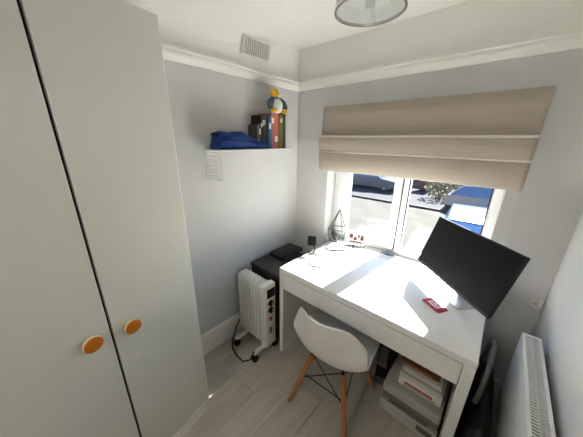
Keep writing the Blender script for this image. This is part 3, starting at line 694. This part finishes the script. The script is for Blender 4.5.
pb = thing('paperweight', (.948, .095, .7795), 'rounded slate-blue paperweight on the sill below the window mullion', 'paperweight')
v, f = ball_g((.945, .088, .7795), .046, .026, .030, 20, 12); obj('stone', [(p[0], p[1], max(p[2], .7797)) for p in v], f, 'stone', pb, smooth=True)
obj('tip', *ball_g((.898, .082, .792), .016, .012, .009, 12, 8), 'stone', pb, smooth=True)

wc = thing('desk_cable', (.57, -.15, DZ), 'thick loop of grey cable lying on the desk below the wire ornament', 'cable')
tube('cable', [(.50, -.03, DZ+.0067), (.485, -.10, DZ+.0067), (.492, -.175, DZ+.0067), (.535, -.195, DZ+.0067), (.60, -.16, DZ+.0067), (.645, -.10, DZ+.0067), (.66, -.05, DZ+.0067), (.655, .0, DZ+.0067)], .0065, 'cable', wc, 8)
v, f = box_g(.642, .668, -.012, .028, DZ+.0005, DZ+.014, .003); obj('plug', v, f, 'cable', wc)
wc2 = thing('desk_cable', (.55, -.40, DZ), 'thin grey cable curling across the desk beside the small black screen', 'cable')
tube('cable', [(.49, -.37, DZ+.0047), (.52, -.42, DZ+.0047), (.55, -.49, DZ+.0047), (.60, -.51, DZ+.0047), (.66, -.48, DZ+.0047)], .0045, 'cable', wc2, 6)

# ------------------------------------------------------------------ under the desk
pr = thing('printer', (1.39, -.40, 0), 'grey and white printer on the floor under the desk', 'printer')
X0, X1, Y0, Y1 = 1.232, 1.552, -.575, -.215
v, f = loft_g([[(X0+.008, Y0+.012, 0), (X1-.008, Y0+.012, 0), (X1-.008, Y1, 0), (X0+.008, Y1, 0)], [(X0, Y0, .02), (X1, Y0, .02), (X1, Y1, .02), (X0, Y1, .02)], [(X0, Y0, .105), (X1, Y0, .105), (X1, Y1, .105), (X0, Y1, .105)]])
obj('lower_body', v, f, 'printer', pr)
v, f = loft_g([[(X0+.004, Y0+.022, .105), (X1-.004, Y0+.022, .105), (X1-.004, Y1, .105), (X0+.004, Y1, .105)], [(X0+.004, Y0+.022, .165), (X1-.004, Y0+.022, .165), (X1-.004, Y1, .165), (X0+.004, Y1, .165)]])
obj('paper_slot', v, f, 'printer2', pr)
box('scanner_lid', X0, X1, Y0+.006, Y1, .165, .232, 'printer', pr, .012, 3)
box('output_tray', X0+.05, X1-.05, Y0-.004, Y0+.03, .112, .120, 'printer2', pr, .002)
box('control_panel', X1-.10, X1-.02, Y0-.003, Y0+.004, .045, .085, 'tower', pr, .002)
pp = thing('paper_ream', (1.425, -.40, .232), 'white ream box with red stripe stacked on the printer', 'box')
box('wrapper', 1.302, 1.535, -.512, -.265, .232, .300, 'paper', pp, .004)
box('stripe', 1.335, 1.490, -.5135, -.511, .258, .270, 'red', pp, 0)
box('label_line', 1.335, 1.505, -.5132, -.511, .244, .250, 'printer2', pp, 0)
p2 = thing('folder_stack', (1.42, -.38, .300), 'white paper folders lying on the ream of paper', 'folders')
for i in range(4): box('folder', 1.300+.004*i, 1.528-.003*i, -.500+.006*i, -.27, .3+.010*i, .3092+.010*i, 'paper' if i != 1 else 'printer', p2, .001)
cbx = thing('cardboard_folder', (1.40, -.37, .34), 'brown cardboard sheet on top of the white folders', 'cardboard')
box('sheet', 1.285, 1.50, -.455, -.26, .340, .352, 'card', cbx, .002); box('flap', 1.285, 1.47, -.458, -.452, .342, .366, 'card', cbx, .001)
tw = thing('desktop_tower', (1.14, -.30, 0), 'narrow black computer tower under the desk beside the printer', 'computer')
box('case', 1.120, 1.224, -.370, -.10, .012, .36, 'dark', tw, .004)
box('front_panel', 1.128, 1.190, -.377, -.367, .12, .30, 'tower', tw, .004)
box('base_plate', 1.118, 1.228, -.420, -.10, .0, .014, 'printer2', tw, .003)

# ------------------------------------------------------------------ black bag in the gap beside the desk
bg_ = thing('shoulder_bag', (1.685, -.45, 0), 'black bag with a grey carry loop between desk and radiator', 'bag')
rings = []
for z, sx_, sy_ in ((0, .050, .20), (.02, .056, .215), (.15, .058, .22), (.30, .054, .21), (.42, .044, .19), (.48, .030, .17), (.50, .010, .15)):
    ring = []
    for k in range(20):
        a = 2*math.pi*k/20; c_, s_ = math.cos(a), math.sin(a)
        x, y = 1.685+sx_*math.copysign(abs(c_)**.5, c_), -.50+1.45*sy_*math.copysign(abs(s_)**.5, s_); d = .006*noise.noise(Vector((x*20, y*9, z*9)))
        ring.append((min(x+d, 1.748), y+d, z))
    rings.append(ring)
v, f = loft_g(rings); obj('bag_body', v, f, 'dark', bg_, smooth=50)
pts = [(1.650, -.56, .46)]+[(1.652+.012*math.sin(t), -.45-.15*math.cos(t), .50+.235*math.sin(t)) for t in [math.pi*k/12 for k in range(13)]]+[(1.665, -.30, .46)]
tube('carry_loop', pts, .011, 'tower', bg_, 8)
